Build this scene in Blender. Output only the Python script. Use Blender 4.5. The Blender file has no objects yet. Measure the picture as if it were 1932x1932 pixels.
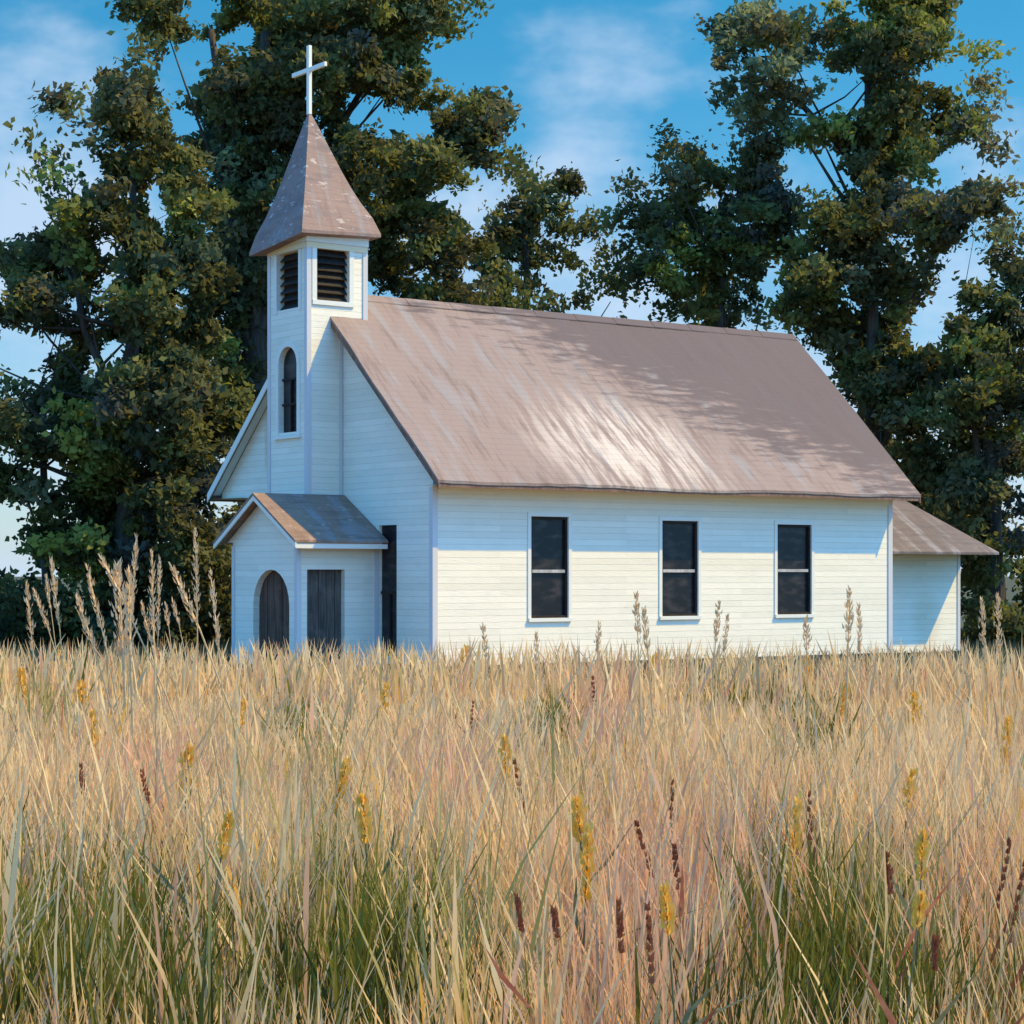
import bpy, math, random
import numpy as np
R = math.radians
sc = bpy.context.scene
rng = np.random.default_rng(7)
random.seed(7)

# ------------------------------------------------------------------ camera
# measurements below are in a 1932-pixel wide view of the picture
F, CX, HZ, EYE = 4000.0, 966.0, 1085.0, 1.76
cam = bpy.data.cameras.new('camera')
cam.sensor_width = 36; cam.lens = 36 * F / 1932
cam.shift_y = (HZ - 966) / 1932
cam.clip_start = 0.1; cam.clip_end = 5000
co = bpy.data.objects.new('camera', cam); sc.collection.objects.link(co)
co.location = (0, 0, EYE); co.rotation_euler = (R(90), 0, 0)
sc.camera = co

# ------------------------------------------------------------------ light
SUN_EL, SUN_AZ = R(51), R(-1.5)         # azimuth counted from +X towards +Y
sun = bpy.data.lights.new('sun', 'SUN'); sun.energy = 3.8; sun.angle = R(0.5); sun.color = (1.0, 0.69, 0.12)
so = bpy.data.objects.new('sun', sun); sc.collection.objects.link(so)
so.rotation_euler = (R(90) - SUN_EL, 0, SUN_AZ + R(90))
sc.view_settings.view_transform = 'Standard'; sc.view_settings.look = 'None'
sc.view_settings.exposure = 0.62; sc.view_settings.gamma = 1

class G:
    """small node-graph writer"""
    def __init__(s, tree): s.t = tree
    def n(s, typ, ins=None, **kw):
        nd = s.t.nodes.new(typ)
        for k, v in kw.items(): setattr(nd, k, v)
        for k, v in (ins or {}).items():
            if isinstance(v, bpy.types.NodeSocket): s.t.links.new(v, nd.inputs[k])
            else: nd.inputs[k].default_value = v
        return nd
    def m(s, op, a, b=0.0, c=None):
        d = {0: a, 1: b}
        if c is not None: d[2] = c
        return s.n('ShaderNodeMath', d, operation=op).outputs[0]
    def vm(s, op, a, b=(0, 0, 0)):
        return s.n('ShaderNodeVectorMath', {0: a, 1: b}, operation=op).outputs[0]
    def mix(s, f, a, b, blend='MIX'):
        nd = s.t.nodes.new('ShaderNodeMix'); nd.data_type = 'RGBA'; nd.blend_type = blend
        for i, v in ((0, f), (6, a), (7, b)):
            if isinstance(v, bpy.types.NodeSocket): s.t.links.new(v, nd.inputs[i])
            else: nd.inputs[i].default_value = v if i == 0 else (*v[:3], 1)
        return nd.outputs[2]
    def step(s, v, lo, hi):
        return s.n('ShaderNodeMapRange', {0: v, 1: lo, 2: hi, 3: 0.0, 4: 1.0}, interpolation_type='SMOOTHSTEP').outputs[0]
    def noise(s, vec, scale, detail=4, rough=0.55):
        return s.n('ShaderNodeTexNoise', {'Vector': vec, 'Scale': scale, 'Detail': detail, 'Roughness': rough}).outputs[0]

world = bpy.data.worlds.new('World'); sc.world = world; world.use_nodes = True
g = G(world.node_tree); world.node_tree.nodes.clear()
dirv = g.n('ShaderNodeTexCoord').outputs['Generated']
sky = g.n('ShaderNodeTexSky', sky_type='NISHITA')
sky.sun_disc = False; sky.sun_elevation = SUN_EL; sky.sun_rotation = R(90) - SUN_AZ
sky.air_density = 1.0; sky.dust_density = 0.3; sky.ozone_density = 3.0
sep = g.n('ShaderNodeSeparateXYZ', {0: dirv})
behind = g.step(sep.outputs[1], 0.35, -0.25)          # brighter, bluer sky behind the camera, added as fill for the shaded walls
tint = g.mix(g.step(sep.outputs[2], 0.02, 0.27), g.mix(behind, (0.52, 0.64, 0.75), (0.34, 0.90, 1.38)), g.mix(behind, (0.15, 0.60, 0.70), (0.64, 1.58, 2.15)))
tint = g.mix(g.step(sep.outputs[2], 0.30, 0.55), tint, (0.94, 2.06, 2.78))  # unseen upper sky boosted as extra blue fill light
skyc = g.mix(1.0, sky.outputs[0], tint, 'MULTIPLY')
# soft cumulus banks, spread over the whole sky by 3D noise on the view direction
cn = g.noise(g.vm('MULTIPLY', dirv, (1, 1, 1.9)), 9.0, 5, 0.55)
low = g.m('SUBTRACT', 1.0, g.step(sep.outputs[2], 0.02, 0.30))
bank = None
for (bx_, bz_, rx_, k_) in ((-.235, .18, .10, .36), (.030, .205, .070, .25), (.235, .20, .05, .26), (-.03, .16, .05, .16)):
    c_ = np.array((bx_, 1, bz_)); c_ /= np.linalg.norm(c_)
    d_ = g.n('ShaderNodeVectorMath', {0: g.vm('MULTIPLY', g.vm('SUBTRACT', dirv, tuple(c_)), (1, 1, 1.2))}, operation='LENGTH').outputs['Value']
    v_ = g.m('MULTIPLY', g.m('SUBTRACT', 1.0, g.step(d_, 0.0, rx_)), k_)
    bank = v_ if bank is None else g.m('ADD', bank, v_)
cov = g.step(g.m('ADD', g.m('ADD', cn, g.m('MULTIPLY', low, 0.30)), bank), 0.58, 0.92)
cov = g.m('MULTIPLY', cov, g.m('MULTIPLY', g.m('SUBTRACT', 1.0, behind), 0.80))
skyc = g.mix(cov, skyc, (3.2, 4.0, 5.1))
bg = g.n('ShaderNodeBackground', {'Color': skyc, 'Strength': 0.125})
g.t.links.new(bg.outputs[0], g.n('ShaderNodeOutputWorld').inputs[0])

# ------------------------------------------------------------------ materials
def mat(name):
    m = bpy.data.materials.new(name); m.use_nodes = True
    m.node_tree.nodes.clear()
    g = G(m.node_tree)
    g.tc = g.n('ShaderNodeTexCoord').outputs['Object']
    g.sep = g.n('ShaderNodeSeparateXYZ', {0: g.tc})
    return m, g
def finish(g, col, rough=0.7, bump=None, bstr=0.3, bdist=0.01, spec=0.3, trans=0.0):
    ins = {'Base Color': col if isinstance(col, bpy.types.NodeSocket) else (*col, 1), 'Roughness': rough, 'Specular IOR Level': spec}
    p = g.n('ShaderNodeBsdfPrincipled', ins)
    if bump is not None:
        b = g.n('ShaderNodeBump', {'Height': bump, 'Strength': bstr, 'Distance': bdist})
        g.t.links.new(b.outputs[0], p.inputs['Normal'])
    out = p.outputs[0]
    if trans > 0:
        tr = g.n('ShaderNodeBsdfTranslucent', {'Color': ins['Base Color']})
        mx = g.n('ShaderNodeMixShader', {0: trans, 1: out, 2: tr.outputs[0]}); out = mx.outputs[0]
    g.t.links.new(out, g.n('ShaderNodeOutputMaterial').inputs[0])

def paint_mat(name, base, wear=0.5, boards=True, stains=()):
    m, g = mat(name)
    z = g.sep.outputs[2]
    n1 = g.noise(g.vm('MULTIPLY', g.tc, (1.2, 1.2, 3.0)), 1.6, 5)
    n2 = g.noise(g.vm('MULTIPLY', g.tc, (2.5, 2.5, 34)), 2.2, 3)
    col = g.mix(g.m('MULTIPLY', g.step(n1, 0.42, 0.75), 0.30 * wear), base, (0.62, 0.60, 0.52))
    col = g.mix(g.m('MULTIPLY', g.step(n2, 0.50, 0.78), 0.35 * wear), col, (0.56, 0.55, 0.52))
    for (c, r, k, colr) in stains:      # old rust and bare wood
        d = g.n('ShaderNodeVectorMath', {0: g.vm('DIVIDE', g.vm('SUBTRACT', g.tc, c), r)}, operation='LENGTH').outputs['Value']
        msk = g.m('MULTIPLY', g.m('SUBTRACT', 1.0, g.step(g.m('ADD', d, g.m('MULTIPLY', n1, 0.6)), 0.6, 1.35)), k)
        col = g.mix(msk, col, colr)
    if boards:
        fr = g.m('FRACT', g.m('DIVIDE', z, 0.115))
        gap = g.step(fr, 0.0, 0.10)
        col = g.mix(g.m('MULTIPLY', g.m('SUBTRACT', 1.0, gap), 0.28), col, (0.30, 0.30, 0.29))
        vec = g.n('ShaderNodeCombineXYZ', {0: g.m('ADD', g.sep.outputs[0], g.sep.outputs[1]), 1: z}).outputs[0]
        br = g.n('ShaderNodeTexBrick', {'Vector': vec, 'Color1': (1, 1, 1, 1), 'Color2': (.90, .90, .885, 1), 'Mortar': (.86, .86, .85, 1), 'Scale': 1.0, 'Mortar Size': .003, 'Brick Width': 2.9, 'Row Height': .115})
        col = g.mix(1.0, col, br.outputs[0], 'MULTIPLY')
        fl = g.noise(g.vm('MULTIPLY', g.tc, (3.5, 3.5, 17)), 2.6, 6, .7)
        col = g.mix(g.m('MULTIPLY', g.step(g.m('ADD', fl, g.m('MULTIPLY', n1, .35)), .83, .90), .55), col, (.38, .36, .32))
        h = g.m('ADD', g.m('SUBTRACT', 1.0, fr), g.m('MULTIPLY', n2, 0.5))
        finish(g, col, 0.62, h, 0.55, 0.02)
    else:
        finish(g, col, 0.6, n2, 0.25, 0.01)
    return m

OCHRE = (0.55, 0.36, 0.16)
M_white = paint_mat('white_clapboard', (0.84, 0.765, 0.62), 0.75, True,
                    [((-0.05, 5.75, 4.3), (0.6, 0.22, 0.9), 0.55, OCHRE), ((-0.05, 5.2, 3.6), (0.6, 0.5, 0.55), 0.3, OCHRE),
                     ((13.5, 0.98, 0.8), (0.6, 0.3, 0.8), 0.4, (0.62, 0.46, 0.28))])
M_trim = paint_mat('white_trim_paint', (0.76, 0.73, 0.64), 0.6, False)
M_lilac = paint_mat('weathered_corner_paint', (0.60, 0.57, 0.56), 0.8, False)
M_ochre = paint_mat('yellowed_trim_paint', (0.78, 0.62, 0.38), 0.7, False)
M_cross = paint_mat('cross_paint', (0.82, 0.80, 0.70), 0.3, False)

def roof_mat(name, base, dark, pale, mauve_at=None, pale_at=None, courses=0.16, k_dark=0.5, k_pale=0.5):
    m, g = mat(name)
    x, z = g.sep.outputs[0], g.sep.outputs[2]
    big = g.noise(g.tc, 0.55, 4)
    streak = g.noise(g.vm('MULTIPLY', g.tc, (3.2, 0.5, 0.5)), 1.7, 5, 0.6)
    row = g.noise(g.vm('MULTIPLY', g.tc, (0.9, 5.0, 5.0)), 1.5, 4, 0.6)
    fine = g.noise(g.tc, 14.0, 3)
    col = g.mix(g.m('MULTIPLY', g.step(streak, 0.48, 0.72), k_dark), base, (base[0] * .62, base[1] * .58, base[2] * .56))
    col = g.mix(g.m('MULTIPLY', g.step(g.noise(g.vm('ADD', g.vm('MULTIPLY', g.tc, (2.2, .35, .35)), (9, 4, 2)), 1.4, 4), 0.50, 0.66), 0.75), col, (0.27, 0.245, 0.24))
    col = g.mix(g.m('MULTIPLY', g.step(fine, 0.55, 0.75), 0.28), col, (base[0] * 1.25, base[1] * 1.1, base[2]))
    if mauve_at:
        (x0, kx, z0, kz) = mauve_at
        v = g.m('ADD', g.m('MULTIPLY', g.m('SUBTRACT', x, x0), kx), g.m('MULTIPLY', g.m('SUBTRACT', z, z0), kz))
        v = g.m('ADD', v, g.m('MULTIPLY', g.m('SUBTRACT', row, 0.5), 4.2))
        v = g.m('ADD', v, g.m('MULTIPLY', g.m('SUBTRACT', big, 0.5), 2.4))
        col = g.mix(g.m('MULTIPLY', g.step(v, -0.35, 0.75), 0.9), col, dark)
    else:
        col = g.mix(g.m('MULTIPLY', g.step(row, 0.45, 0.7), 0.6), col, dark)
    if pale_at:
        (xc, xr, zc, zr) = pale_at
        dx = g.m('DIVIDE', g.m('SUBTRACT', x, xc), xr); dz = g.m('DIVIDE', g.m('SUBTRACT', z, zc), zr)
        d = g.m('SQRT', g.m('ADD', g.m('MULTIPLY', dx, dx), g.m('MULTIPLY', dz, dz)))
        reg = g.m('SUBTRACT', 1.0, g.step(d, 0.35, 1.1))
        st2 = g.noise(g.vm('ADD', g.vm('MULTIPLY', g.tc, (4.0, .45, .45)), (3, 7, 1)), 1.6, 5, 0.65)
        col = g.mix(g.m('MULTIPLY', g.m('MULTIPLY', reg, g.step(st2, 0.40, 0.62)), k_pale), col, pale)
    else:
        col = g.mix(g.m('MULTIPLY', g.step(g.noise(g.vm('MULTIPLY', g.tc, (3, 3, 9)), 1.3, 4), 0.60, 0.68), k_pale), col, pale)
    fr = g.m('FRACT', g.m('DIVIDE', z, courses * 0.66))
    col = g.mix(g.m('MULTIPLY', g.m('SUBTRACT', 1.0, g.step(fr, 0.0, 0.16)), 0.22), col, (0.12, 0.09, 0.08))
    h = g.m('ADD', g.m('MULTIPLY', g.m('SUBTRACT', 1.0, fr), 0.6), g.m('ADD', fine, g.m('MULTIPLY', streak, 0.8)))
    finish(g, col, 0.78, h, 0.4, 0.02, 0.25)
    return m
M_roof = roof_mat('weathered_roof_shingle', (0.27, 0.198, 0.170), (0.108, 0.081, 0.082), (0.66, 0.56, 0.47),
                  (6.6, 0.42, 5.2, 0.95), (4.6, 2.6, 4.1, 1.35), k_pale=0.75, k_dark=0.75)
M_proof = roof_mat('dark_porch_shingle', (0.27, 0.175, 0.125), (0.15, 0.10, 0.075), (0.55, 0.4, 0.32), k_pale=0.4)
M_aroof = roof_mat('grey_lean_to_shingle', (0.155, 0.12, 0.105), (0.09, 0.075, 0.075), (0.27, 0.24, 0.21), k_pale=0.3)
M_spire = roof_mat('weathered_spire_shingle', (0.275, 0.185, 0.155), (0.15, 0.118, 0.12), (0.62, 0.54, 0.50), courses=0.2, k_pale=0.55)

def wood_mat(name, a, b, rough=0.75):
    m, g = mat(name)
    n = g.noise(g.vm('MULTIPLY', g.tc, (9, 9, 0.9)), 2.0, 5)
    n2 = g.noise(g.tc, 3.0, 3)
    col = g.mix(g.step(n, 0.35, 0.7), a, b)
    col = g.mix(g.m('MULTIPLY', g.step(n2, 0.5, 0.7), 0.4), col, (b[0] * 1.5, b[1] * 1.4, b[2] * 1.4))
    finish(g, col, rough, n, 0.3, 0.01)
    return m
M_fascia = wood_mat('brown_edge_board', (0.16, 0.085, 0.055), (0.23, 0.14, 0.10))
M_arch_dark = wood_mat('interior_dark_brown', (0.065, 0.030, 0.018), (0.125, 0.072, 0.05))  # darkness of the porch interior put into the board colour
M_side_dark = wood_mat('interior_dark_grey', (0.05, 0.042, 0.036), (0.12, 0.098, 0.082))  # same for the side opening, greyer
M_louver = wood_mat('dark_louver_wood', (0.012, 0.008, 0.006), (0.030, 0.020, 0.015))
M_stone = wood_mat('foundation_stone', (0.10, 0.095, 0.085), (0.16, 0.15, 0.13))
M_bark = wood_mat('tree_bark', (0.035, 0.026, 0.018), (0.08, 0.06, 0.042))
M_rail = wood_mat('pale_window_sash', (0.30, 0.28, 0.26), (0.48, 0.46, 0.44))
m, g = mat('dark_window_glass')
n = g.noise(g.vm('MULTIPLY', g.tc, (1, 1, 2.5)), 3.0, 4)
finish(g, g.mix(g.step(n, 0.45, 0.7), (0.012, 0.011, 0.012), (0.045, 0.036, 0.034)), 0.35, n, 0.15, 0.01, 0.25)
M_glass = m

def leafmat(name, trans, rough=0.6, spec=0.2):
    m, g = mat(name)
    a = g.n('ShaderNodeVertexColor', layer_name='Col').outputs[0]
    finish(g, a, rough, trans=trans, spec=spec)
    return m
M_leaf = leafmat('tree_leaf', 0.48)
M_grass = leafmat('grass_blade', 0.45, 0.65, 0.2)

m, g = mat('ground_soil')
n1 = g.noise(g.tc, 0.35, 6); n2 = g.noise(g.tc, 9.0, 5)
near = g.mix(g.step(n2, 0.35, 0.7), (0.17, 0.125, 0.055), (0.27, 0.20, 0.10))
far = g.mix(g.step(n2, 0.35, 0.7), (0.045, 0.055, 0.022), (0.075, 0.075, 0.035))  # shade of the trees put into the far ground colour
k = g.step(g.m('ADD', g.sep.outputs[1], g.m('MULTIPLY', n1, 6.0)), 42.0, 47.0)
finish(g, g.mix(k, near, far), 0.9, n2, 0.6, 0.05)
M_ground = m

# ------------------------------------------------------------------ mesh helpers
class MB:
    def __init__(s): s.v = []; s.f = []
    def face(s, *pts):
        i = len(s.v); s.v += [tuple(p) for p in pts]; s.f.append(tuple(range(i, i + len(pts)))); return s
    def box(s, x0, x1, y0, y1, z0, z1):
        i = len(s.v)
        s.v += [(x, y, z) for z in (z0, z1) for y in (y0, y1) for x in (x0, x1)]
        s.f += [tuple(i + k for k in q) for q in ((0, 2, 3, 1), (4, 5, 7, 6), (0, 1, 5, 4), (2, 6, 7, 3), (0, 4, 6, 2), (1, 3, 7, 5))]
        return s
    def slab(s, top, t, d=(0, 0, -1)):
        """a plate with the given top polygon, thickness t along d"""
        n = len(top); i = len(s.v)
        s.v += [tuple(p) for p in top] + [tuple(p[k] + d[k] * t for k in range(3)) for p in top]
        s.f.append(tuple(range(i, i + n))); s.f.append(tuple(range(i + 2 * n - 1, i + n - 1, -1)))
        for k in range(n):
            a, b = i + k, i + (k + 1) % n
            s.f.append((a, a + n, b + n, b))
        return s
    def tube(s, pts, rad, seg=7):
        i = len(s.v); pts = [np.array(p, float) for p in pts]
        for k, p in enumerate(pts):
            t = pts[min(k + 1, len(pts) - 1)] - pts[max(k - 1, 0)]; t /= np.linalg.norm(t) + 1e-9
            a = np.cross(t, (0.31, 0.95, 0.05)); a /= np.linalg.norm(a); b = np.cross(t, a)
            for j in range(seg):
                q = p + (a * math.cos(2 * math.pi * j / seg) + b * math.sin(2 * math.pi * j / seg)) * rad[k]
                s.v.append(tuple(q))
        for k in range(len(pts) - 1):
            for j in range(seg):
                a = i + k * seg + j; b = i + k * seg + (j + 1) % seg
                s.f.append((a, b, b + seg, a + seg))
        s.f.append(tuple(i + (len(pts) - 1) * seg + j for j in range(seg)))
        return s
    def build(s, name, material, parent=None, bevel=0, smooth=False):
        me = bpy.data.meshes.new(name); me.from_pydata(s.v, [], s.f); me.update()
        me.materials.append(material)
        if smooth: me.polygons.foreach_set('use_smooth', [True] * len(me.polygons))
        o = bpy.data.objects.new(name, me); sc.collection.objects.link(o)
        if parent is not None: o.parent = parent
        if bevel:
            md = o.modifiers.new('bevel', 'BEVEL'); md.width = bevel; md.segments = 2; md.limit_method = 'ANGLE'
        return o

def quads(name, verts, faces_n, cols, material, parent=None):
    """numpy quad mesh: verts (N*4,3) when faces_n is None, else explicit (M,4) index array"""
    me = bpy.data.meshes.new(name)
    nv = len(verts)
    fa = np.arange(nv).reshape(-1, 4) if faces_n is None else faces_n
    me.vertices.add(nv); me.vertices.foreach_set('co', np.ascontiguousarray(verts, np.float32).ravel())
    me.loops.add(fa.size); me.loops.foreach_set('vertex_index', np.ascontiguousarray(fa, np.int32).ravel())
    me.polygons.add(len(fa)); me.polygons.foreach_set('loop_start', np.arange(0, fa.size, 4, dtype=np.int32))
    me.polygons.foreach_set('loop_total', np.full(len(fa), 4, np.int32))
    at = me.color_attributes.new('Col', 'FLOAT_COLOR', 'POINT')
    c4 = np.ones((nv, 4), np.float32); c4[:, :3] = cols
    at.data.foreach_set('color', c4.ravel())
    me.update(calc_edges=True); me.materials.append(material)
    o = bpy.data.objects.new(name, me); sc.collection.objects.link(o)
    if parent is not None: o.parent = parent
    return o

def empty(name, loc, rz=0.0, label=None, cat=None, group=None):
    o = bpy.data.objects.new(name, None); sc.collection.objects.link(o)
    o.location = loc; o.rotation_euler = (0, 0, rz); o.empty_display_size = 0.2
    if label: o['label'] = label
    if cat: o['category'] = cat
    if group: o['group'] = group
    return o

def wall_holes(mb, axis, pos, a0, a1, z0, z1, holes, inward, depth):
    """rectangular wall in the plane axis=pos with openings (a0,a1,z0,z1,arched) and their reveals"""
    def P(a, z, d=0.0):
        q = pos + inward * d
        return (q, a, z) if axis == 'x' else (a, q, z)
    A = sorted({a0, a1, *[h[0] for h in holes], *[h[1] for h in holes]})
    Z = sorted({z0, z1, *[h[2] for h in holes], *[h[3] for h in holes]})
    for i in range(len(A) - 1):
        for j in range(len(Z) - 1):
            ca, cz = (A[i] + A[i + 1]) / 2, (Z[j] + Z[j + 1]) / 2
            if any(h[0] < ca < h[1] and h[2] < cz < h[3] for h in holes): continue
            mb.face(P(A[i], Z[j]), P(A[i + 1], Z[j]), P(A[i + 1], Z[j + 1]), P(A[i], Z[j + 1]))
    for (h0, h1, b, t, arch) in holes:
        r = (h1 - h0) / 2; c = (h0 + h1) / 2
        if arch:
            arc = [(c + r * math.cos(math.pi * k / 12), t - r + r * math.sin(math.pi * k / 12)) for k in range(13)]
            for k in range(6):
                mb.face(P(h1, t), P(*arc[k]), P(*arc[k + 1]))
                mb.face(P(h0, t), P(*arc[12 - k - 1]), P(*arc[12 - k]))
            mb.face(P(h1, t), P(*arc[6]), P(h0, t))
            path = [(h1, b)] + arc + [(h0, b)]
        else:
            path = [(h1, b), (h1, t), (h0, t), (h0, b)]
        path = path + [path[0]]
        for p, q in zip(path[:-1], path[1:]):
            mb.face(P(*p), P(*q), P(q[0], q[1], depth), P(p[0], p[1], depth))

# ------------------------------------------------------------------ ground
gm = MB(); N = 40
xs = np.concatenate([-np.geomspace(1500, 2, N)[:], np.geomspace(2, 1500, N)]); ys = np.concatenate([[-300, -60, -10], np.linspace(0, 90, 60), np.geomspace(100, 2500, 20)])
for y in ys:
    for x in xs:
        w = math.exp(-((y - 25) / 40) ** 2)
        gm.v.append((x, y, w * 0.05 * (math.sin(x * .6 + y * .23) + math.sin(y * .5 - x * .2)) - 0.03))
for j in range(len(ys) - 1):
    for i in range(len(xs) - 1):
        a = j * len(xs) + i; gm.f.append((a, a + 1, a + 1 + len(xs), a + len(xs)))
gd = gm.build('ground', M_ground, smooth=True); gd['kind'] = 'structure'

# ------------------------------------------------------------------ church
TH = R(36.2)
church = empty('church', ((817 - CX) / F * 37, 37.0, 0.0), TH,
               'small white clapboard country church with brown shingle roof and square steeple', 'church')
L, WY = 11.4, 6.5            # nave length, left wall
RY, RZ = 3.62, 7.04          # ridge
EY0, EY1, EZ = -0.55, 7.79, 3.36
SL = (RZ - EZ) / (RY - EY0)
RX0, RX1 = -0.27, 11.70
RXR = 12.12                  # the rear gable leans out towards the ridge
def roof_z(y): return RZ - SL * abs(y - RY)
zt = 3.30
# nave walls
w = MB()
wins = [(2.13, 2.98), (5.22, 6.12), (8.19, 9.12)]
WB, WT = 0.98, 2.82
wall_holes(w, 'y', 0.0, 0.0, L, 0.16, zt + 0.3, [(a, b, WB, WT - 0.03 * i, False) for i, (a, b) in enumerate(wins)], 1, 0.13)
w.face((L, WY, .16), (0, WY, .16), (0, WY, zt + .3), (L, WY, zt + .3))
wall_holes(w, 'x', 0.0, 0.0, WY, 0.16, zt, [(1.16, 1.74, 0.30, 2.66, False)], 1, 0.12)
pk = 0.04
w.face((0, 0, zt), (0, WY, zt), (0, EY1 - .12, roof_z(EY1 - .12) - pk), (0, RY, RZ - pk), (0, 0, roof_z(0) - pk))
w.face((0, WY, zt), (0, EY1 - .12, zt), (0, EY1 - .12, roof_z(EY1 - .12) - pk))
w.face((L, WY, .16), (L, 0, .16), (L, 0, roof_z(0) - pk), (L, RY, RZ - pk), (L, WY, roof_z(WY) - pk))
w.build('wall', M_white, church)
MB().box(0.05, L - .05, 0.05, WY - .05, -0.3, 0.17).build('foundation', M_stone, church)
# corner boards, frieze
MB().box(-0.022, 0.085, -0.022, 0.0, 0.16, zt).box(-0.022, 0.0, 0.0, 0.085, 0.16, zt).build('corner_board', M_lilac, church)
MB().box(L - .10, L + .022, -0.022, 0.0, 0.16, zt).box(L, L + 0.022, 0.0, 0.1, 0.16, zt).build('corner_board', M_lilac, church)
MB().box(0.088, L - .103, -0.03, 0.0, zt - 0.10, zt + 0.2).build('frieze_board', M_trim, church)
# roof: two slabs with slight waviness, fascia boards
def slope(name, ye, sgn):
    r = MB(); nx, ny = 40, 10; T = 0.05
    rr = np.random.default_rng(3)
    top = []
    for j in range(ny + 1):
        for i in range(nx + 1):
            x = RX0 + (RX1 + (RXR - RX1) * (1 - j / ny) - RX0) * i / nx; y = RY + (ye - RY) * j / ny
            dz = 0.018 * math.sin(x * 1.3 + j) + rr.normal(0, 0.006) - 0.03 * math.sin(math.pi * i / nx)
            if i in (0, nx): dz += rr.normal(0, .008)
            top.append((x, y, RZ - SL * abs(y - RY) + dz * (0 if j == 0 else 1) + T))
    i0 = len(r.v); r.v += top + [(x, y, z - T) for x, y, z in top]; n = len(top)
    for j in range(ny):
        for i in range(nx):
            a = i0 + j * (nx + 1) + i
            q = (a, a + 1, a + nx + 2, a + nx + 1)
            r.f.append(q); r.f.append(tuple(k + n for k in q[::-1]))
    rim = [i for i in range(nx + 1)] + [j * (nx + 1) + nx for j in range(1, ny + 1)] + [ny * (nx + 1) + i for i in range(nx - 1, -1, -1)] + [j * (nx + 1) for j in range(ny - 1, 0, -1)]
    for a, b in zip(rim, rim[1:] + rim[:1]): r.f.append((i0 + a, i0 + b, i0 + b + n, i0 + a + n))
    return r
ra = slope('roof', EY0, -1); rb = slope('roof', EY1, 1)
o = len(ra.v); ra.v += rb.v; ra.f += [tuple(k + o for k in f) for f in rb.f]
roof = ra.build('roof', M_roof, church)
rc = MB()
for (d_, sg_) in ((.16, -1), (.16, 1)):
    for k in range(12):
        xa = RX0 + .01 + (RXR - RX0 - .06) * k / 12; xb = RX0 + .01 + (RXR - RX0 - .06) * (k + 1) / 12 - .006
        rc.slab([(xa, RY + sg_ * d_, RZ - SL * d_ + .072), (xb, RY + sg_ * d_, RZ - SL * d_ + .066), (xb, RY, RZ + .066), (xa, RY, RZ + .072)], .018)
rc.build('ridge_cap', M_roof, roof)
fb = MB()
fb.box(RX0 + .03, RX1 - .03, EY0 + .015, EY0 + .045, EZ - .085, EZ - .004)
fb.box(RX0 + .03, RX1 - .03, EY1 - .045, EY1 - .015, EZ - .10, EZ - .004)
for xx, xr in ((RX0 + .012, RX0 + .012), (RX1 - .042, RXR - .042)):
    for ye in (EY0, EY1):
        a = (xx, ye, EZ - .005); b = (xr, RY, RZ - .005)
        fb.slab([a, (xx + .03, a[1], a[2]), (xr + .03, RY, b[2]), b], 0.12)
fb.build('fascia_board', M_fascia, roof)
wf = MB()
wf.slab([(RX0 - .008, EY1, EZ + .045), (RX0 + .011, EY1, EZ + .045), (RX0 + .011, RY, RZ + .045), (RX0 - .008, RY, RZ + .045)], 0.17)
wf.build('gable_board', M_trim, roof)
wg = MB().face((RX0 + .045, EY1 - .05, roof_z(EY1 - .05) - .02), (-.003, EY1 - .05, roof_z(EY1 - .05) - .02), (-.003, RY, RZ - .02), (RX0 + .045, RY, RZ - .02))
wg.face((RX0 + .045, EY0 + .05, roof_z(EY0 + .05) - .02), (-.003, EY0 + .05, roof_z(EY0 + .05) - .02), (-.003, RY, RZ - .02), (RX0 + .045, RY, RZ - .02))
wg.build('gable_soffit', M_trim, roof)
sf = MB()
sf.face((RX0 + .045, EY0 + .05, EZ - .05), (RX1 - .05, EY0 + .05, EZ - .05), (RX1 - .05, 0, EZ - .05), (RX0 + .045, 0, EZ - .05))
sf.face((RX0 + .045, WY, EZ - .06), (RX1 - .05, WY, EZ - .06), (RX1 - .05, EY1 - .05, EZ - .06), (RX0 + .045, EY1 - .05, EZ - .06))
sf.build('soffit', M_trim, roof)
# nave windows
for i, (a, b) in enumerate(wins):
    t = WT - .03 * i
    fr = MB(); d0, d1 = 0.02, 0.07; e = 0.045
    fr.box(a + .001, a + e, d0, d1, WB + .001, t - .001).box(b - e, b - .001, d0, d1, WB + .001, t - .001)
    fr.box(a + e, b - e, d0, d1, t - e, t - .001).box(a + e, b - e, d0, d1, WB + .001, WB + e)
    wo = fr.build('window', M_louver, church)
    MB().box(a + e, b - e, 0.075, 0.09, WB + e, t - e).build('pane', M_glass, wo)
    zm = 1.83 + .01 * i
    MB().box(a + e + .002, b - e - .002, 0.03, 0.074, zm - .028, zm + .028).build('sash_rail', M_rail, wo)
    sm = MB().box(a - .07, b + .07, -0.05, 0.018, WB - .065, WB - .002)
    sm.box(a - .075, a - .003, -0.018, -0.001, WB, t + .002).box(b + .003, b + .075, -0.018, -0.001, WB, t + .002).box(a - .075, b + .075, -0.02, -0.001, t + .003, t + .08)
    sm.build('window_trim', M_trim, wo)
# tall dark doorway strip on the facade
fd = MB().box(0.06, 0.10, 1.16, 1.74, 0.30, 2.66).build('side_window', M_glass, church)
MB().box(0.02, 0.06, 1.18, 1.72, 1.42, 1.47).box(0.02, 0.06, 1.432, 1.462, 0.3, 1.42).build('sash_rail', M_louver, fd)

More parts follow.
